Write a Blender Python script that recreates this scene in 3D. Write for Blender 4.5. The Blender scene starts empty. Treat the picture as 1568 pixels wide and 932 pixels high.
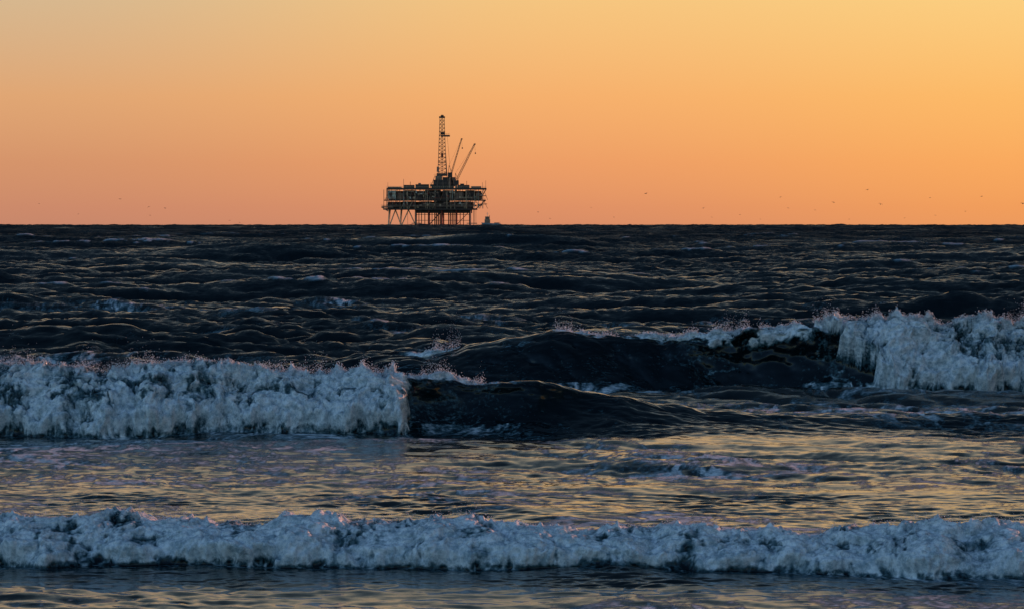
import bpy, bmesh, math, random
import numpy as np
from mathutils import Vector, Matrix
rng=np.random.default_rng(7); random.seed(5)
scene=bpy.context.scene
HC=4.0; DH=2600.0; RC=DH*DH/(2*HC); K=5880.0
# ---------------------------------------------------------------- helpers
def sstep(a,b,x):
    t=np.clip((x-a)/(b-a),0,1); return t*t*(3-2*t)
G=rng.normal(size=(32,32,32,3)).astype(np.float32); G/=np.linalg.norm(G,axis=-1,keepdims=True)
CP=rng.random(size=(32,32,32,3)).astype(np.float32)
def perlin(x,y,z):
    x=np.asarray(x,np.float32);y=np.asarray(y,np.float32);z=np.asarray(z,np.float32)
    x,y,z=np.broadcast_arrays(x,y,z)
    xi=np.floor(x).astype(np.int32);yi=np.floor(y).astype(np.int32);zi=np.floor(z).astype(np.int32)
    fx=x-xi;fy=y-yi;fz=z-zi
    u=fx*fx*fx*(fx*(fx*6-15)+10);v=fy*fy*fy*(fy*(fy*6-15)+10);w=fz*fz*fz*(fz*(fz*6-15)+10)
    out=0
    for a in(0,1):
        for b in(0,1):
            for c in(0,1):
                g=G[(xi+a)&31,(yi+b)&31,(zi+c)&31]
                d=g[...,0]*(fx-a)+g[...,1]*(fy-b)+g[...,2]*(fz-c)
                out=out+d*(u if a else 1-u)*(v if b else 1-v)*(w if c else 1-w)
    return out*1.5
def fbm(x,y,z,o=4,g=.5):
    s=0;a=1
    for i in range(o):
        s=s+a*perlin(x*2**i+i*7.3,y*2**i+i*3.1,z*2**i+i*5.7); a*=g
    return s
def puff(x,y,z):
    """rounded cellular lumps, 0 in the creases, 1 on the tops"""
    x=np.asarray(x,np.float32);y=np.asarray(y,np.float32);z=np.asarray(z,np.float32)
    xi=np.floor(x).astype(np.int32);yi=np.floor(y).astype(np.int32);zi=np.floor(z).astype(np.int32)
    fx=x-xi;fy=y-yi;fz=z-zi; m=np.full(x.shape,9.,np.float32)
    for a in(-1,0,1):
        for b in(-1,0,1):
            for c in(-1,0,1):
                g=CP[(xi+a)&31,(yi+b)&31,(zi+c)&31]
                m=np.minimum(m,(a+g[...,0]-fx)**2+(b+g[...,1]-fy)**2+(c+g[...,2]-fz)**2)
    return np.clip(1-m*1.25,0,1)
def tile(N,L,lmin,lmax,rms,wdir,spread,p,seed):
    r=np.random.default_rng(seed)
    k=2*np.pi*np.fft.fftfreq(N,L/N); kx,ky=np.meshgrid(k,k,indexing='ij')
    kk=np.sqrt(kx**2+ky**2); kk[0,0]=1
    cosv=np.abs((kx*math.cos(wdir)+ky*math.sin(wdir))/kk)
    A=kk**(-p)*(cosv**spread+.04)
    lam=2*np.pi/kk
    A*=np.exp(-(lmin/lam)**4)*np.exp(-(lam/lmax)**4); A[0,0]=0
    H=A*(r.normal(size=(N,N))+1j*r.normal(size=(N,N)))
    h=np.fft.ifft2(H); s=rms/np.std(h.real)
    dx=np.fft.ifft2(-1j*kx/kk*H).real; dy=np.fft.ifft2(-1j*ky/kk*H).real
    return (np.stack([dx,dy,h.real],-1)*s).astype(np.float32)
def sample(T,L,X,Y):
    N=T.shape[0]
    fx=X/L*N;fy=Y/L*N
    xi=np.floor(fx).astype(np.int64);yi=np.floor(fy).astype(np.int64)
    a=(fx-xi)[...,None].astype(np.float32);b=(fy-yi)[...,None].astype(np.float32)
    x0=xi%N;x1=(xi+1)%N;y0=yi%N;y1=(yi+1)%N
    return (T[x0,y0]*(1-a)+T[x1,y0]*a)*(1-b)+(T[x0,y1]*(1-a)+T[x1,y1]*a)*b
# ---------------------------------------------------------------- materials
def newmat(name):
    m=bpy.data.materials.new(name); m.use_nodes=True
    return m,m.node_tree.nodes,m.node_tree.links
def paint(name,col,rough=.6,metal=0,var=.35,scale=.6):
    m,n,l=newmat(name); b=n['Principled BSDF']
    tc=n.new('ShaderNodeTexCoord'); nz=n.new('ShaderNodeTexNoise'); nz.inputs['Scale'].default_value=scale
    nz.inputs['Detail'].default_value=6
    l.new(tc.outputs['Object'],nz.inputs['Vector'])
    r=n.new('ShaderNodeValToRGB'); r.color_ramp.elements[0].position=.35; r.color_ramp.elements[1].position=.65
    r.color_ramp.elements[0].color=[c*(1-var) for c in col]+[1]
    r.color_ramp.elements[1].color=[min(1,c*(1+var)) for c in col]+[1]
    l.new(nz.outputs['Fac'],r.inputs['Fac']); l.new(r.outputs['Color'],b.inputs['Base Color'])
    b.inputs['Roughness'].default_value=rough; b.inputs['Metallic'].default_value=metal
    return m
def foam_bsdf(n,l,cover=None):
    b=n.new('ShaderNodeBsdfPrincipled'); b.inputs['Roughness'].default_value=.7
    b.inputs['IOR'].default_value=1.33
    geo=n.new('ShaderNodeNewGeometry'); nz=n.new('ShaderNodeTexNoise')
    nz.inputs['Scale'].default_value=7; nz.inputs['Detail'].default_value=8; nz.inputs['Roughness'].default_value=.82
    l.new(geo.outputs['Position'],nz.inputs['Vector'])
    r=n.new('ShaderNodeValToRGB'); r.color_ramp.elements[0].position=.40; r.color_ramp.elements[1].position=.58
    r.color_ramp.elements[0].color=(.34,.42,.46,1); r.color_ramp.elements[1].color=(.96,.96,.96,1)
    l.new(nz.outputs['Fac'],r.inputs['Fac'])
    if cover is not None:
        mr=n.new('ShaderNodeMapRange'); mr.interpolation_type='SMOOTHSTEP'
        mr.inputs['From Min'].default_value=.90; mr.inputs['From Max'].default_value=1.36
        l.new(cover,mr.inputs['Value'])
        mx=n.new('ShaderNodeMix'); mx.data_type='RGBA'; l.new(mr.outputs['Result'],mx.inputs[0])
        mx.inputs[6].default_value=(.065,.135,.16,1)   # aerated sea water, plus painted lip glow and crease shade
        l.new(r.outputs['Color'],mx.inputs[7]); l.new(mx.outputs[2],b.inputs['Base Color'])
    else: l.new(r.outputs['Color'],b.inputs['Base Color'])
    n2=n.new('ShaderNodeTexNoise'); n2.inputs['Scale'].default_value=16; n2.inputs['Detail'].default_value=5
    n2.inputs['Roughness'].default_value=.7
    l.new(geo.outputs['Position'],n2.inputs['Vector'])
    bp=n.new('ShaderNodeBump'); bp.inputs['Strength'].default_value=.7; bp.inputs['Distance'].default_value=.05
    l.new(n2.outputs['Fac'],bp.inputs['Height']); l.new(bp.outputs['Normal'],b.inputs['Normal'])
    return b
def water_mat():
    m,n,l=newmat('sea_water'); w=n['Principled BSDF']; out=n['Material Output']
    w.inputs['Base Color'].default_value=(.0015,.0065,.0085,1)
    w.inputs['IOR'].default_value=1.333
    geo=n.new('ShaderNodeNewGeometry')
    mp=n.new('ShaderNodeMapping'); mp.inputs['Scale'].default_value=(1,1.5,1)
    l.new(geo.outputs['Position'],mp.inputs['Vector'])
    # unresolved ripples: slope noise, stronger on the open windy sea
    nz=n.new('ShaderNodeTexNoise'); nz.inputs['Scale'].default_value=2.6; nz.inputs['Detail'].default_value=7; nz.inputs['Roughness'].default_value=.74
    l.new(mp.outputs['Vector'],nz.inputs['Vector'])
    sb=n.new('ShaderNodeVectorMath'); sb.operation='SUBTRACT'; l.new(nz.outputs['Color'],sb.inputs[0]); sb.inputs[1].default_value=(.5,.5,.5)
    ml=n.new('ShaderNodeVectorMath'); ml.operation='MULTIPLY'; l.new(sb.outputs[0],ml.inputs[0]); ml.inputs[1].default_value=(1.8,3.2,0)
    ad0=n.new('ShaderNodeVectorMath'); ad0.operation='ADD'; l.new(ml.outputs[0],ad0.inputs[0]); ad0.inputs[1].default_value=(.05,-.42,0)
    ch=n.new('ShaderNodeAttribute'); ch.attribute_name='chop'
    rg=n.new('ShaderNodeMath'); rg.operation='MULTIPLY_ADD'; l.new(ch.outputs['Fac'],rg.inputs[0]); rg.inputs[1].default_value=.50; rg.inputs[2].default_value=.06
    l.new(rg.outputs[0],w.inputs['Roughness'])
    sc=n.new('ShaderNodeVectorMath'); sc.operation='SCALE'; l.new(ad0.outputs[0],sc.inputs[0]); l.new(ch.outputs['Fac'],sc.inputs['Scale'])
    ad=n.new('ShaderNodeVectorMath'); ad.operation='ADD'; l.new(geo.outputs['Normal'],ad.inputs[0]); l.new(sc.outputs[0],ad.inputs[1])
    nm=n.new('ShaderNodeVectorMath'); nm.operation='NORMALIZE'; l.new(ad.outputs[0],nm.inputs[0])
    l.new(nm.outputs[0],w.inputs['Normal'])
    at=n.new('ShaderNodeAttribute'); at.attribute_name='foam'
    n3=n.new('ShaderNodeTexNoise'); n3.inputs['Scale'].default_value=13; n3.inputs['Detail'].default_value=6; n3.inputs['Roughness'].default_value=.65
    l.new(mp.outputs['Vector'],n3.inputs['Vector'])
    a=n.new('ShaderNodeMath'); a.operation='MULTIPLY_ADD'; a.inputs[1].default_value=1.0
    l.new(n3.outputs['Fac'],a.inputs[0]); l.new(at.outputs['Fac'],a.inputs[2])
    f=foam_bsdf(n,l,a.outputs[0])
    mr=n.new('ShaderNodeMapRange'); mr.interpolation_type='SMOOTHSTEP'
    mr.inputs['From Min'].default_value=.68; mr.inputs['From Max'].default_value=1.05
    l.new(a.outputs[0],mr.inputs['Value'])
    mx=n.new('ShaderNodeMixShader'); l.new(mr.outputs['Result'],mx.inputs['Fac'])
    l.new(w.outputs[0],mx.inputs[1]); l.new(f.outputs[0],mx.inputs[2]); l.new(mx.outputs[0],out.inputs['Surface'])
    return m
# ---------------------------------------------------------------- ocean grid
t=[0.0]
while t[-1]<.148: t.append(t[-1]+.00033)
st=.00033
while t[-1]<1.0: st*=1.09; t.append(t[-1]+st)
t=np.array(t); t=np.concatenate([-t[:0:-1],t])
rows=[26.0]
while rows[-1]<4300:
    y=rows[-1]; d=.003*y
    if 41.2<y<45.3: d=.016
    elif 69.0<y<73.4: d=.02
    elif 85.0<y<91.5: d=.024
    elif y<38: d=.1
    elif 45<y<55: d=.07
    elif 91.5<=y<400: d=.0022*y
    rows.append(y+d)
rows=np.array(rows)
Tt,Y0=np.meshgrid(t,rows); 
X0=Tt*Y0
Y0=Y0-.17*np.clip(X0,-7,7)*np.exp(-((Y0-43.2)/7)**2)
X0=X0.ravel();Y0=Y0.ravel()
nr,nc=len(rows),len(t)
print('GRID',nr,nc)
T1=tile(1024,210,1.8,45,.31,math.radians(76),2.0,1.95,1)
T2=tile(1024,47,.25,6,.085,math.radians(62),1.0,1.85,2)
T3=tile(512,9.7,.07,.8,.006,math.radians(80),1,2.0,3)
deep=sstep(60,140,Y0)
D1=sample(T1,210,X0+31,Y0+17); D2=sample(T2,47,X0,Y0); D3=sample(T3,9.7,X0,Y0)
gust=1+.55*fbm(X0/16,Y0/32,3.3,3)
slick=np.clip(1+1.1*fbm(X0/4,Y0/6,9.3,3),.3,2.2)
a1=(.10+.90*deep); a2=(.16*slick+(1-.16*slick)*sstep(58,105,Y0))*gust
a3=(1-sstep(120,260,Y0))*(1+1.4*deep)*np.clip(slick,.6,1.5)
PX=X0+D1[:,0]*a1*1.2+D2[:,0]*a2*1.3
PY=Y0+D1[:,1]*a1*1.2+D2[:,1]*a2*1.3
PZ=D1[:,2]*a1+D2[:,2]*a2+D3[:,2]*a3
chop=(.035+.24*sstep(65,115,Y0)+.36*sstep(140,800,Y0))*np.clip(gust,.5,1.5)
foam=np.zeros_like(PZ)
hh=D1[:,2]/.30+D2[:,2]/.085*.7
wc=sstep(3.0,3.9,hh+.9*fbm(X0/3,Y0/3,7.1,2))*sstep(95,130,Y0)*(1-sstep(500,900,Y0))
foam=np.maximum(foam,wc*.7)
# --- lace foam on the flat water
sel=np.where((Y0<170))[0]
x=X0[sel];y=Y0[sel]
wx=fbm(x/2.2,y/3,1.1,3)*.9; wy=fbm(x/2.2,y/3,8.1,3)*1.4
r1=1-np.abs(fbm((x+wx)/1.1,(y+wy)/1.5,2.2,3))*2.2
r2=1-np.abs(fbm((x+wx)/.40,(y+wy)/.7,4.2,3))*1.9
r3=1-np.abs(fbm((x+wx)/.16,(y+wy)/.4,6.2,2))*1.8
patch=fbm(x/4.5,y/5,5.5,3)
dens=.20+.75*np.exp(-((y-46.6)/2.8)**2)+.15*(1-sstep(38,41.5,y))+.22*np.exp(-((y-62)/7)**2)+.50*np.exp(-((y-77)/4.5)**2)-.30*sstep(90,115,y)
lc=np.clip(.45*r1+.38*r2+.30*r3,0,1)**1.35*np.clip(dens+.8*patch+.25,0,1.1)
foam[sel]=lc
# --- breakers
def breaker(yc,A,back,front,lip,sel_y,foamfun,amp,toe,seed,bulge=.12,think=.8,bkw=.85,boost=0.):
    global PY,PZ,PX,foam,chop
    s_=np.where((Y0>sel_y[0])&(Y0<sel_y[1])&(np.abs(X0)<.45*Y0))[0]
    x=X0[s_];y=Y0[s_]
    fr=front(x); lp=lip(x)
    c=yc(x)+.30*fbm(x/2.3,seed,0.2,3); d=y-c; h=A(x)*(1+bulge*fbm(x/1.3,seed,3.3,4,.6))
    s=np.maximum(-d,0)
    F=foamfun(x,s); FD=F**2
    h=h-amp*.95*FD
    tw=toe*(1+.14*fbm(x/1.1,seed,7.7,4,.6))
    pf=np.exp(-(s/fr)**2.0)
    q_=np.clip(s/np.maximum(tw,.2),0,1)
    pfo=np.clip(1-q_**1.5,0,1)**.75
    prof=np.where(d>0,np.exp(-(d/back)**2)*.75+.25*np.exp(-(d/(back*.3))**2),pf*(1-F)+pfo*F)
    z=h*prof
    damp=1-.55*np.exp(-(d/1.5)**2)*np.clip(h,0,1)
    PZ[s_]=PZ[s_]*damp+z-.10*h*np.exp(-((d+1.9*fr+.6)/1.2)**2)
    PY[s_]=PY[s_]-lp*h*prof**3*(1-sstep(0,1.6,d))*(1-F*.55)
    PY[s_]+=.10*h*fbm(x/.7,z/.30,seed+2.,4,.5)*(1-F)*prof*(1-sstep(0,1.5,d))
    face=(1-F)*sstep(-.1,.15,s)*(1-sstep(fr*1.6,fr*2.4,s))*np.clip(h*1.3,0,1)
    chop[s_]*=1-.9*face
    edge=tw-.02-.12*np.clip(fbm(x/.3,s/.3,seed+.4,3),-.3,1)
    bk=sstep(.10,bkw,d+.45*fbm(x/.30,y/.45,seed+1.,4,.6))
    zone=F*(1-sstep(edge-.10,edge+.05,s))*(1-bk)
    q=np.where(zone>.001)[0]; xx=x[q];yy=y[q];zz=z[q]
    a=seed*3.7
    wx=fbm(xx/.7+a,yy/.7,zz/.7,2)*.25; wz=fbm(xx/.7+a,yy/.7,zz/.7+9,2)*.25
    xw=xx+wx; zw=zz+wz
    big=fbm(xx/1.1+a,yy/1.3,zz/1.6,2)
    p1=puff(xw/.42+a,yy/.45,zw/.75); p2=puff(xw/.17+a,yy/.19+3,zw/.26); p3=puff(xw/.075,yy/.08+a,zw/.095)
    n4=perlin(xx/.04,yy/.04,zz/.045+a)
    L=(big*1.2+p1*1.05+p2*.55+p3*.36+n4*.13)*amp
    Z_=np.clip(zone[q],0,1); ZD=np.clip(Z_*FD[q],0,1)
    crest=np.exp(-(d[q]/.22)**2)
    spk=np.clip(perlin(xx/.9+a,yy/.9,6.2)+.1,0,1)**1.5*.8+np.clip(perlin(xx/.22+a,yy/.5,2.2),0,1)**1.5*1.0+np.clip(perlin(xx/.07+a,yy/.2,1.2),0,1)**2*.9
    PZ[s_[q]]+=(L*.7+.04+crest*spk*amp*1.25)*ZD
    PY[s_[q]]-=L*1.0*ZD
    PX[s_[q]]+=perlin(xx/.22,yy/.22+9,zz/.22+a)*amp*.4*ZD
    hr=np.clip(zz/np.maximum(h[q],.1),0,1)
    stv=fbm(xx/.09+a,yy/.5,zz/.5,3); col=fbm(xx/.34+a,yy/.8,zz/1.1,3,.6)
    thick_shade=.12+boost+.42*p1+.32*p2+.32*p3+.40*big+.36*stv+.36*col+.26*(1-hr)  # foam thins out in lump creases, which puts crease shade into the colour
    thin=np.clip(fbm(xx/.9+a,yy/.6,zz/.32,4,.6)+.32,0,.7)*np.exp(-((hr-.66)/.22)**2)*think
    f0=foam[s_].copy()
    f0*=(1-.6*(h>.3)*(s<fr*1.3)*(s>0)*(1-F))
    fn=np.zeros_like(f0); fn[q]=np.clip(np.clip(Z_*1.7,0,1)*np.maximum(thick_shade-thin,.22+.25*p2),0,1)
    f0=np.maximum(f0,fn)
    tail=np.clip(np.exp(-np.maximum(d,0)/.9),0,1)*(d>0)*foamfun(x,s*0)
    st=np.clip(.9-np.abs(fbm(x/.25,y/.5,seed,3))*1.6,0,1)*tail
    f0=np.maximum(f0,st*.85)
    sk=np.clip(.66-np.abs(fbm(x/.7+.5*s,s/.35,seed+5.,4,.6))*2.6,0,1)*(1-F)*(s>0)*(s<fr*2.5)*np.clip(h*1.2,0,1)*np.clip(fbm(x/1.5,s/1.,seed+1.5,2)+.42,0,1)
    # teal foam cover painting the glow of light through the lip
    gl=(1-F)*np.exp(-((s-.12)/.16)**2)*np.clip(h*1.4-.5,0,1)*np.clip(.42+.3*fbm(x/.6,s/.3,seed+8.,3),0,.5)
    ah=np.clip(.8-np.abs(fbm(x/.4,s/.3,seed+6.,4,.6))*2,0,1)*F*np.exp(-np.maximum(s-tw,0)/.40)*(s>tw-.3)
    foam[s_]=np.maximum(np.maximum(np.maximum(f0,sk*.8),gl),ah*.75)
    return s_[q],s_[q][(np.abs(d[q])<.18)&(FD[q]>.5)]
def pw(xs,ys): return lambda x: np.interp(x,xs,ys)
def const(v): return lambda x: np.full_like(x,v)
fD,cD=breaker(lambda x:44.05-.17*np.clip(x,-30,30),pw([-8,0,8],[.42,.39,.34]),1.5,const(.7),const(.2),(36,55),
   lambda x,s:np.ones_like(x),.11,1.05,1,.25,.4,1.3,.06)
def fA(x,s):
    e=-1.95+.16*fbm(s/.25,x*0,3.,3)
    base=1-sstep(e-.05,e+.05,x)
    lipf=(1-sstep(.08,.25,s+.15*fbm(x/.3,s/.2,1.,2)))*.8*(1-sstep(-.9,.9,x))
    return np.maximum(base,lipf)
fAi,cA=breaker(pw([-40,-9.5,-2,0.5,2,5,9],[73,71.9,71.6,71.9,72.2,72.8,73.5]),
   pw([-60,-12,-9.5,-5,-2,.5,1.8,3.5,5.6,12],[1.1,1.16,1.17,1.05,1.02,.84,.60,.36,.22,.1]),2.6,pw([-2,0,2,5],[.75,.85,1.3,1.6]),pw([-2,.5,2],[.6,.45,.1]),(62,84),fA,.20,1.35,2,.09,.95,.85,.04)
def fB(x,s):
    e=7.0+1.7*(s/1.4)+.35*fbm(s/.3,x*0+1,3.,3)
    base=sstep(e-.08,e+.08,x)
    n=fbm(x/.5,s/.3,4.4,3)
    p2=(1-sstep(.15,.55,s+n*.45))*sstep(4.0,4.8,x)*(1-sstep(6.5,7.1,x))*.8
    p3=(1-sstep(.10,.42,s+.3*fbm(x/.4,s/.2,2.,3)))*sstep(.3,1.1,x)*(1-sstep(4.1,5.1,x))*.78
    p4=(1-sstep(.1,.6,s+n*.5))*sstep(-2.9,-1.9,x)*(1-sstep(-1.5,-1.0,x))*.8
    return np.maximum(np.maximum(np.maximum(base,p2),p3),p4)
fBi,cB=breaker(pw([-10,-4,0,4,7,12,40],[92,91,89.9,89.1,88.9,88.9,91]),
   pw([-30,-9,-5,-2,.6,4,5,7,12,60],[.0,.10,.45,.85,1.24,1.28,1.40,1.56,1.62,1.2]),3.2,pw([-2,1,3.5,5],[2.6,2.0,1.3,.85]),pw([0,3.5,5],[.05,.3,.7]),(76,104),fB,.26,1.6,3,.08,.55,.85,.12)
for (xc,yc,w,dp,h) in [(-11,108,5.5,3.0,.7),(3.5,116,5,3.0,.5),(-7,205,9,6,.9),(-22,330,20,9,1.1),(55,330,26,9,1.0),(-5,430,22,10,1.2),(-50,520,30,12,1.1),(24,190,14,5,.7),(-13,84,3.5,2.2,.35),(12,135,7,3.5,.6),(-22,150,8,4,.6)]:
    m_=np.where(np.abs(Y0-yc)<dp*6)[0]; xm=X0[m_];ym=Y0[m_]
    xx=xm+2*np.sin(ym*.9/dp); yy=ym-yc-.8*np.sin(xm/w*2)-.5*fbm(xm/w*1.5,ym/dp*.2,yc,2)*dp
    g=np.exp(-((xx-xc)/w)**2)*np.exp(-(yy/dp)**2)
    PZ[m_]+=h*g; PY[m_]-=.8*h*g*g
PZ=PZ-(X0**2+Y0**2)/(2*RC)
co=np.stack([PX,PY,PZ],-1).astype(np.float32)
idx=np.arange(nr*nc).reshape(nr,nc)
q=np.stack([idx[:-1,:-1],idx[:-1,1:],idx[1:,1:],idx[1:,:-1]],-1).reshape(-1,4).astype(np.int32)
me=bpy.data.meshes.new('ocean_water')
me.vertices.add(len(co)); me.vertices.foreach_set('co',co.ravel())
me.loops.add(q.size); me.loops.foreach_set('vertex_index',q.ravel())
me.polygons.add(len(q)); me.polygons.foreach_set('loop_start',np.arange(0,q.size,4,dtype=np.int32))
me.polygons.foreach_set('loop_total',np.full(len(q),4,np.int32))
me.polygons.foreach_set('use_smooth',np.ones(len(q),bool))
me.update()
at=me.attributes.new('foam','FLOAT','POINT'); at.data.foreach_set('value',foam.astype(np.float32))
at=me.attributes.new('chop','FLOAT','POINT'); at.data.foreach_set('value',chop.astype(np.float32))
me.materials.append(water_mat())
ocean=bpy.data.objects.new('ocean_water',me); scene.collection.objects.link(ocean)
# ---------------------------------------------------------------- spray droplets
def mesh_obj(name,V,F,mats,midx=None,parent=None,smooth=False):
    m=bpy.data.meshes.new(name); m.from_pydata(V,[],F)
    for a in mats: m.materials.append(a)
    if midx is not None: m.polygons.foreach_set('material_index',midx)
    if smooth: m.polygons.foreach_set('use_smooth',[True]*len(F))
    m.update(); o=bpy.data.objects.new(name,m); scene.collection.objects.link(o)
    if parent: o.parent=parent
    return o
def spray(ids,n,hgt,rad,clump):
    i=rng.choice(ids,n); p=co[i].astype(np.float64)
    w=np.clip(perlin(p[:,0]/clump,p[:,1]*.2,4.4)+.15,0,1)
    up=rng.exponential(1,n)*hgt*(.15+2.6*w)
    p[:,2]+=up; p[:,0]+=rng.normal(0,.03,n)+up*.5*perlin(p[:,0]/.3,0,1.); p[:,1]+=rng.normal(0,.06,n)
    r=rad*rng.uniform(.4,1.1,n)/(1+up*2)
    return p,r
P=[];Rr=[]
for ids,n,h,r,c in[(cD,6000,.035,.0055,.5),(cA,12000,.07,.010,.7),(cB,12000,.085,.012,.8)]:
    p,rr=spray(ids,n,h,r,c); P.append(p);Rr.append(rr)
P=np.concatenate(P);Rr=np.concatenate(Rr)
oct_=np.array([[1,0,0],[-1,0,0],[0,1,0],[0,-1,0],[0,0,1.3],[0,0,-1.3]])
of=np.array([[0,2,4],[2,1,4],[1,3,4],[3,0,4],[2,0,5],[1,2,5],[3,1,5],[0,3,5]])
V=(P[:,None,:]+oct_[None]*Rr[:,None,None]).reshape(-1,3)
F=(of[None]+6*np.arange(len(P))[:,None,None]).reshape(-1,3)
fm,n_,l_=newmat('sea_foam'); fb=foam_bsdf(n_,l_); l_.new(fb.outputs[0],n_['Material Output'].inputs['Surface'])
mesh_obj('sea_spray',V.tolist(),F.tolist(),[fm],smooth=True)
# ---------------------------------------------------------------- beach under the photographer
bv=[];bf=[]
xs=np.linspace(-60,60,61);ys=np.linspace(-60,34,48)
for yy in ys:
    for xx in xs:
        bv.append((xx,yy,2.2-(yy+5)*.065 if yy>-5 else 2.2+.02*perlin(xx/4,yy/4,.5)))
for j in range(47):
    for i in range(60):
        a=j*61+i; bf.append((a,a+1,a+62,a+61))
mesh_obj('sand_beach',[tuple(map(float,v)) for v in bv],bf,[paint('wet_sand',(.16,.12,.085),.5,0,.2,2)],smooth=True)
# ---------------------------------------------------------------- platform
S=2550/K
class B:
    def __init__(s): s.V=[];s.F=[];s.M=[]
    def box(s,u0,u1,v0,v1,d0,d1,m=0):
        b=len(s.V)
        for d in(d0,d1):
            for (u,v) in((u0,v0),(u1,v0),(u1,v1),(u0,v1)): s.V.append((u*S,d*S,v*S))
        for f in((0,1,2,3),(5,4,7,6),(4,0,3,7),(1,5,6,2),(3,2,6,7),(4,5,1,0)):
            s.F.append(tuple(b+i for i in f)); s.M.append(m)
    def beam(s,p,q,w,m=0,n=6,w2=None):
        p=Vector(p)*S;q=Vector(q)*S;w2=w if w2 is None else w2
        ax=(q-p).normalized(); a=ax.orthogonal().normalized(); c=ax.cross(a); b=len(s.V)
        for e,ww in((p,w),(q,w2)):
            for i in range(n):
                th=2*math.pi*i/n; s.V.append(tuple(e+(a*math.cos(th)+c*math.sin(th))*ww*S*.5))
        for i in range(n):
            j=(i+1)%n; s.F.append((b+i,b+j,b+n+j,b+n+i)); s.M.append(m)
        s.F.append(tuple(b+i for i in range(n))[::-1]); s.M.append(m)
        s.F.append(tuple(b+n+i for i in range(n))); s.M.append(m)
    def rail(s,u0,u1,v,d,m=3):
        s.beam((u0,d,v+2.4),(u1,d,v+2.4),.3,m,4); s.beam((u0,d,v+1.2),(u1,d,v+1.2),.22,m,4)
        u=u0
        while u<=u1: s.beam((u,d,v),(u,d,v+2.4),.25,m,4); u+=3
    def lattice(s,c0,c1,w0,w1,bays,th,m=0,diag=.6):
        c0=Vector(c0);c1=Vector(c1);ax=(c1-c0).normalized()
        a=ax.cross(Vector((0,1,0))).normalized()
        b=ax.cross(a).normalized()
        def cn(t,i):
            w=(w0*(1-t)+w1*t)/2; sx,sy=((1,1),(1,-1),(-1,-1),(-1,1))[i]
            return c0.lerp(c1,t)+a*w*sx+b*w*sy
        for i in range(4): s.beam(cn(0,i),cn(1,i),th,m,4)
        for k in range(bays):
            t0=k/bays;t1=(k+1)/bays
            for i in range(4):
                j=(i+1)%4
                s.beam(cn(t1,i),cn(t1,j),th*diag,m,4)
                s.beam(cn(t0,i),cn(t1,j),th*diag,m,4); s.beam(cn(t0,j),cn(t1,i),th*diag,m,4)
    def make(s,name,parent,mats):
        return mesh_obj(name,s.V,s.F,mats,s.M,parent)
mats=[paint('dark_steel',(.065,.034,.022),.6),paint('rust_red_steel',(.30,.05,.022),.7),paint('cream_paint_lit_spots',(.78,.48,.27),.6),paint('weathered_steel',(.32,.17,.10),.6),paint('white_cladding',(.80,.66,.48),.6)]  # cream also paints in warm-lit spots and lamp dots as plain colour
rig=bpy.data.objects.new('offshore_oil_platform',None); scene.collection.objects.link(rig)
rig.location=((665-784)/K*2550,2550,-(2550**2)/(2*RC)+.1)
b=B()
for d in(-26,0,26):
    for (u,m,w) in((-68,2,1.7),(-50,2,1.5),(-28,3,2.2),(-8,1,2.6),(12,1,2.8),(34,1,2.8),(55,0,3.0)):
        b.beam((u-(2 if u<-40 else 0),d,-8),(u,d,26),w,m,8)
    for (u0,u1,m) in((-68,-59,2),(-50,-59,2),(-50,-39,2),(-28,-39,2)):
        if d<20: b.beam((u0,d,0),(u1,d,24),1.1,m,6)
    for (u0,u1) in((-8,12),(34,55)):
        b.beam((u0,d,1),(u1,d,23),.7,0,6)
    b.beam((-28,d,17),(56,d,17),.8,0,6); b.beam((-28,d,8),(56,d,8),.7,3,6)
for i in range(10):
    for j in range(3):
        b.beam((1+i*2.7+(5 if i>5 else 0),-12+8*j,-8),(1+i*2.7+(5 if i>5 else 0),-12+8*j,27),1.6,1 if (i+j)%3 else 0,6)
for u in(-23,-19,-14,-3,40,45,61): b.beam((u,-20,-6),(u,-20,26),1.3,1 if u!=61 else 3,6)
for u in(-40,64): b.beam((u,-25,-4),(u,-25,26),.5,3,5)
b.box(-34,-20,3,4.2,-30,-26,3); b.box(50,66,3,4.2,-30,-26,3); b.box(-28,58,19,25,-22,20,0)
b.make('jacket_legs',rig,mats)
b=B()
b.box(-77,66,24,26.5,-34,34,0); b.box(-80,-62,27.5,29,-36,30,3); b.box(-76,79,38,39.6,-35,35,0); b.box(-72,80,55,57.5,-36,36,0)
b.box(-79,72,29.2,30.2,-36.4,-34.6,3)
for u in range(-76,80,6):
    b.beam((u,-35,26),(u,-35,55),.8,2 if random.random()<.4 else 0,5)
for u in range(-74,74,12):
    b.beam((u,-35.5,39),(u+6,-35.5,55),.6,3,5); b.beam((u+12,-35.5,39),(u+6,-35.5,55),.6,3,5)
    b.beam((u,-35.3,26),(u+6,-35.3,38),.6,2 if random.random()<.5 else 0,5); b.beam((u+12,-35.3,26),(u+6,-35.3,38),.6,0,5)
for d in(-34,0,34):
    b.beam((79,d,39),(62,d,24),1.0,3,5); b.beam((79,d,55),(70,d,39),.8,0,5); b.beam((-80,d,28),(-70,d,22),.7,2,5)
b.box(66,80,45,46,-38,36,3); b.box(70,81,32.5,33.5,-30,30,3)
for (u0,u1,v) in((-72,80,57.5),(-76,79,39.6),(-80,66,29.5)): b.rail(u0,u1,v,-36.6,2 if v>50 else 3)
b.make('decks',rig,mats)
b=B()
b.box(-70,72,39.6,53,6,30,0); b.box(-72,60,26.5,36.5,6,28,0)
b.box(-71,-58,41,53.5,-33,-12,4); b.box(-56,-46,41,50,-31,-12,3); b.box(-45,-30,40,54,-25,10,0); b.box(-28,-18,40,52,-32,-10,0)
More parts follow.
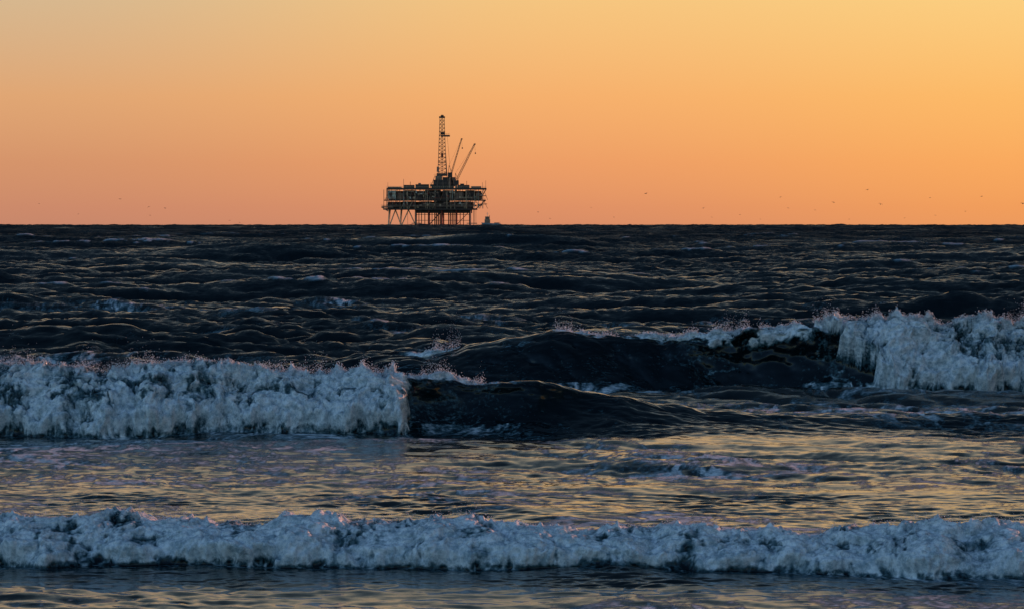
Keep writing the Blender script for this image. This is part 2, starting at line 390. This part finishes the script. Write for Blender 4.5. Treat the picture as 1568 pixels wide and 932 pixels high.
b.box(-14,10,40,54.5,-28,10,0); b.box(14,30,40,54,-31,5,0); b.box(33,45,40,51,-32,-8,3); b.box(48,62,40,54,-29,4,0); b.box(64,74,40,50,-33,-14,3)
b.box(-66,-52,27,36,-28,0,0); b.box(-48,-28,27,37,-30,0,0); b.box(-20,-4,27,37,-31,0,0); b.box(0,24,27,38,-26,6,0); b.box(30,56,27,37,-29,2,0)
for i in range(110):
    u=random.uniform(-72,74); lo=random.random()<.5; v=random.uniform(27,34) if lo else random.uniform(40,51)
    w=random.uniform(1,4.5); h=random.uniform(1,4)
    b.box(u,u+w,v,v+h,-34.6,-33.0-random.random(),random.choice([0,0,0,3,3,2,1,4]))
for i in range(30):
    u=random.uniform(-74,76); b.beam((u,-35.8,random.choice([26,39])),(u,-35.8,random.choice([45,55])),.45,random.choice([2,3,4,1]),5)
for i in range(14):
    u=random.uniform(-70,50); v=random.choice([33,35,43,48,52]); b.beam((u,-35.6,v),(u+random.uniform(8,22),-35.6,v),.6,random.choice([3,2,1]),5)
b.box(-70,-50,57.5,59.2,-30,20,3); b.box(-46,-30,57.5,62,-28,-6,0); b.box(-28,-8,57.5,63,-30,4,0); b.box(-24,-20,63,65,-20,-14,3)
b.box(36,54,57.5,62,-30,0,0); b.box(57,72,57.5,60,-28,-4,3); b.box(40,46,62,64,-25,-18,0)
b.beam((-46,-30,57),(-46,-30,71),.6,3,5); b.beam((79,-34,57),(79,-34,69),.5,3,5); b.beam((74,-20,57),(74,-20,66),.5,3,5); b.beam((-70,-30,57),(-70,-30,66),.45,3,5)
b.beam((-36,-26,62),(-36,-26,67),.8,0,6); b.beam((50,-26,62),(50,-26,68),.7,0,6)
b.make('deck_equipment',rig,mats)
b=B()
b.box(-6,33,60,63,-18,18,0)
for (u0,u1,v0,v1,m) in((-4,30,57,61,0),(-1,29,63,70,0),(2,12,70,76,3),(13,27,70,74,0),(4,20,76,80,0),(27,33,62,74,3)):
    b.box(u0,u1,v0,v1,-16,14,m)
for u in(-6,4,14,24,34): b.beam((u,-18.6,57),(u*.6+5,-16.6,76),.8,3,5)
b.rail(-6,33,63,-18.4,3); b.rail(0,28,76,-16,3)
b.lattice((12,0,76),(12,0,166),13,6.5,16,.95,0,.62)
b.box(10,24,136,138.5,-5,4,0); b.box(9.5,16,139,143,-4,-2.5,0); b.rail(10,24,138.5,-5,0)
b.box(7.5,16.5,164.5,167,-4,4,0); b.beam((12,0,166),(12,0,170),.7,0,5); b.box(10,14.5,167,169,-2,2,0)
b.beam((12,0,80),(12,0,164),.9,3,5); b.box(10.5,13.8,104,111,-1.5,1.5,1)
b.beam((20,-3,137),(25,-3,78),.45,0,4); b.box(6.5,18,96,97,-5.5,-4,0)
b.box(4,7.5,82,90,-8,-4,3); b.beam((19.6,-6,76),(17.5,-5,110),1.3,3,5)
b.make('drilling_derrick',rig,mats)
for nm,ped,c0,c1,w in(('deck_crane_short',(24,-20),(26,78),(42,132),1.9),('deck_crane_long',(34,-28),(33,66),(62,124),2.8)):
    b=B()
    b.beam((ped[0],ped[1],57),(ped[0],ped[1],c0[1]-3),3.2,3,8)
    b.box(ped[0]-3,ped[0]+4,c0[1]-4,c0[1]+3,ped[1]-3,ped[1]+3,0)
    b.lattice((c0[0],ped[1],c0[1]),(c1[0],ped[1],c1[1]),w,w*.65,13,.72,0,.6)
    b.beam((ped[0]-2,ped[1],c0[1]+3),(ped[0]-1,ped[1],c0[1]+14),.7,0,5)
    b.beam((ped[0]+3,ped[1],c0[1]+3),(ped[0]-1,ped[1],c0[1]+14),.6,0,5)
    b.beam((ped[0]-1,ped[1],c0[1]+14),(c1[0],ped[1],c1[1]),.25,0,4)
    b.beam((c1[0],ped[1],c1[1]),(c1[0]+1.2,ped[1],c1[1]-13),.28,0,4); b.box(c1[0]+.4,c1[0]+2,c1[1]-15,c1[1]-12.6,ped[1]-.6,ped[1]+.6,0)
    b.box(c1[0]-1,c1[0]+1.6,c1[1]-.8,c1[1]+1,ped[1]-1,ped[1]+1,0)
    b.make(nm,rig,mats)
# ---------------------------------------------------------------- supply boat
boat=bpy.data.objects.new('supply_boat',None); scene.collection.objects.link(boat)
boat.location=((752-784)/K*2480,2480,-(2480**2)/(2*RC)+.2)
V=[];F=[]
st=[(-5.6,1.0,1.9,.0),(-4.5,1.5,1.8,-.6),(0,1.7,1.5,-.7),(3.5,1.6,1.3,-.7),(6.2,1.5,1.2,-.6)]
for (xx,w,top,bot) in st:
    ww=w if xx>-5 else .12
    V+= [(xx-(.8 if xx<-5 else 0),-ww,top),(xx,-ww*.7,bot),(xx,ww*.7,bot),(xx-(.8 if xx<-5 else 0),ww,top)]
for i in range(4):
    a=4*i
    for j in range(3): F.append((a+j,a+j+1,a+5+j,a+4+j))
    F.append((a+3,a,a+4,a+7))
F.append((0,3,2,1)); F.append((16,17,18,19))
mesh_obj('hull',V,F,[paint('blue_white_hull',(.25,.28,.30),.4)],parent=boat)
b=B(); k=1/S
for (x0,x1,z0,z1,w,m) in((-4.2,-.6,1.6,3.9,1.2,3),(-3.8,-1.2,3.9,5.6,1.0,3),(-3.9,-3.7,4.3,5.2,.8,0),(-4,-1,5.6,5.8,1.15,3),(2,5.4,1.3,1.9,1.1,3)):
    b.box(x0*k,x1*k,z0*k,z1*k,-w*k,w*k,m)
b.box(-3.5*k,-1.5*k,4.4*k,5.1*k,-1.03*k,-1.0*k,0)
b.beam((-2.4*k,0,5.8*k),(-2.4*k,0,8.6*k),.25*k,4,5); b.beam((-3.2*k,0,7.4*k),(-1.6*k,0,7.4*k),.15*k,4,5); b.beam((-1*k,0,3.9*k),(-1*k,0,6.6*k),.3*k,3,5)
b.beam((5.8*k,-1*k,1.3*k),(5.8*k,-1*k,2.4*k),.12*k,3,5)
b.make('wheelhouse_and_mast',boat,mats)
# ---------------------------------------------------------------- seagulls (distant flock)
birds=[(184,305,2.2),(228,317,1.8),(253,319,1.8),(230,330,1.5),(352,338,1.5),(367,341,1.4),(989,297,2.4),(1077,319,2),(1090,333,1.4),(824,325,1.6),(842,335,1.4),(1195,302,1.8),(1207,319,1.6),(1276,310,2.4),(1328,291,2.2),(1348,313,2.6),(1424,303,1.6),(1503,301,2.0),(1566,312,3.2),(1432,330,1.4),(1133,329,1.3),(1164,336,1.2),(1248,322,1.5),(1385,334,1.3),(1478,324,1.5),(940,333,1.3),(905,318,1.2),(120,328,1.3),(1300,336,1.3),(60,312,1.3)]
V=[];F=[]
for (px,py,sz) in birds:
    D=random.uniform(900,1500); w=sz*2.4/K*D; up=random.uniform(-.1,.7); yaw=random.uniform(-.9,.9); roll=random.uniform(-.4,.4)
    z=HC+((346-py)/K-2*HC/DH)*D; x=(px-784)/K*D
    M=Matrix.Translation((x,D,z))@Matrix.Rotation(yaw,4,'Z')@Matrix.Rotation(roll,4,'Y')
    h=w/2
    b0=len(V); prof=[(-.32,.015),(-.24,.06),(-.05,.12),(.15,.09),(.30,.03),(.42,.05)]
    for (yy,r) in prof:
        for i in range(6):
            th=i*math.pi/3; V.append(tuple(M@Vector((r*w*math.cos(th),yy*w*.9,r*w*math.sin(th)))))
    for a in range(5):
        for i in range(6): F.append((b0+a*6+i,b0+a*6+(i+1)%6,b0+a*6+6+(i+1)%6,b0+a*6+6+i))
    for sgn in(-1,1):
        b0=len(V)
        for (f,c0,c1,zz) in((0,-.12,.12,0),(.45,-.16,.06,.28*up),(1,-.02,.02,.16*up-.05)):
            for c,tz in((c0,.0),(c1,.0),((c0+c1)/2,.06)):
                V.append(tuple(M@Vector((sgn*f*h,c*w,zz*w+tz*w))))
        for a in range(2):
            o=b0+3*a
            F+= [(o,o+1,o+4,o+3),(o+1,o+2,o+5,o+4),(o+2,o,o+3,o+5)]
mesh_obj('seagull_flock',V,F,[paint('gull_feathers',(.05,.04,.035),.8)],smooth=True)
# ---------------------------------------------------------------- world sky
SUN_AZ=math.radians(55); SUN_EL=math.radians(6)
w=bpy.data.worlds.new("World"); scene.world=w; w.use_nodes=True
n=w.node_tree.nodes;l=w.node_tree.links; bg=n['Background']
def M_(op,a=None,b=None,c=None):
    m=n.new('ShaderNodeMath'); m.operation=op
    for i,v in enumerate((a,b,c)):
        if v is None: continue
        if isinstance(v,(int,float)): m.inputs[i].default_value=v
        else: l.new(v,m.inputs[i])
    return m.outputs[0]
def s2l(c): return [((x/255)/12.92 if x/255<.04045 else ((x/255+.055)/1.055)**2.4) for x in c]+[1]
def ramp(fac,stops):
    r=n.new('ShaderNodeValToRGB'); cr=r.color_ramp
    while len(cr.elements)<len(stops): cr.elements.new(.5)
    for e,(p,c) in zip(cr.elements,sorted(stops)): e.position=p; e.color=s2l(c)
    l.new(fac,r.inputs['Fac']); return r.outputs['Color']
def mix(f,a,b,mode='MIX'):
    m=n.new('ShaderNodeMix'); m.data_type='RGBA'; m.blend_type=mode
    if isinstance(f,(int,float)): m.inputs[0].default_value=f
    else: l.new(f,m.inputs[0])
    l.new(a,m.inputs[6]); l.new(b,m.inputs[7]); return m.outputs[2]
def mrange(v,a,b,c=0,d=1):
    m=n.new('ShaderNodeMapRange'); m.interpolation_type='SMOOTHSTEP'
    l.new(v,m.inputs[0])
    for i,x_ in enumerate((a,b,c,d)): m.inputs[i+1].default_value=x_
    return m.outputs[0]
tc=n.new('ShaderNodeTexCoord'); sp=n.new('ShaderNodeSeparateXYZ'); l.new(tc.outputs['Generated'],sp.inputs[0])
X,Yy,Z=sp.outputs
zz=M_('MAXIMUM',M_('ADD',Z,2*HC/DH),0.0)
tt=M_('SQRT',M_('MINIMUM',zz,1.0))
hl=M_('MAXIMUM',M_('SQRT',M_('ADD',M_('MULTIPLY',X,X),M_('MULTIPLY',Yy,Yy))),1e-4)
saz=M_('DIVIDE',X,hl); caz=M_('DIVIDE',Yy,hl)
high=[(.34,(226,190,148)),(.42,(166,160,144)),(.50,(94,109,117)),(.62,(40,57,72)),(1,(34,52,76))]
left=ramp(tt,[(0,(196,133,108)),(.07,(204,138,107)),(.128,(213,148,107)),(.183,(224,166,116)),(.2425,(214,183,143))]+high)
midr=ramp(tt,[(0,(212,138,103)),(.07,(223,145,102)),(.128,(237,158,102)),(.183,(246,176,109)),(.2425,(246,197,127))]+high)
right=ramp(tt,[(0,(234,152,94)),(.07,(242,158,91)),(.128,(250,170,94)),(.183,(253,186,103)),(.2425,(252,206,127))]+high)
c=mix(mrange(saz,-.14,.03),left,midr); c=mix(mrange(saz,0,.15),c,right)
sky=n.new('ShaderNodeTexSky'); sky.sky_type='NISHITA'; sky.sun_disc=False
sky.sun_elevation=SUN_EL; sky.sun_rotation=SUN_AZ
nis=n.new('ShaderNodeVectorMath'); nis.operation='MULTIPLY'; l.new(sky.outputs[0],nis.inputs[0]); nis.inputs[1].default_value=(.14,.195,.28)
sunw=M_('ADD',M_('MULTIPLY',X,math.sin(.45)),M_('MULTIPLY',Yy,math.cos(.45)))
c=mix(mrange(sunw,-.45,.35),nis.outputs[0],c)
l.new(c,bg.inputs['Color']); bg.inputs['Strength'].default_value=1.0
sd=bpy.data.lights.new('sun','SUN'); sd.energy=3.6; sd.angle=math.radians(.5); sd.color=(1,.44,.30)
so=bpy.data.objects.new('sun',sd); scene.collection.objects.link(so)
dv=Vector((math.sin(SUN_AZ)*math.cos(SUN_EL),math.cos(SUN_AZ)*math.cos(SUN_EL),math.sin(SUN_EL)))
so.rotation_euler=dv.to_track_quat('Z','Y').to_euler(); so.location=(100,50,60)
# ---------------------------------------------------------------- camera
cd=bpy.data.cameras.new('camera'); cam=bpy.data.objects.new('camera',cd); scene.collection.objects.link(cam)
cd.lens=135; cd.sensor_width=36; cd.clip_end=20000; cd.clip_start=.5
cam.location=(0,0,HC); cam.rotation_euler=(math.pi/2-120/K-2*HC/DH,0,0)
scene.camera=cam
scene.view_settings.view_transform='Standard'; scene.view_settings.look='None'; scene.view_settings.exposure=0
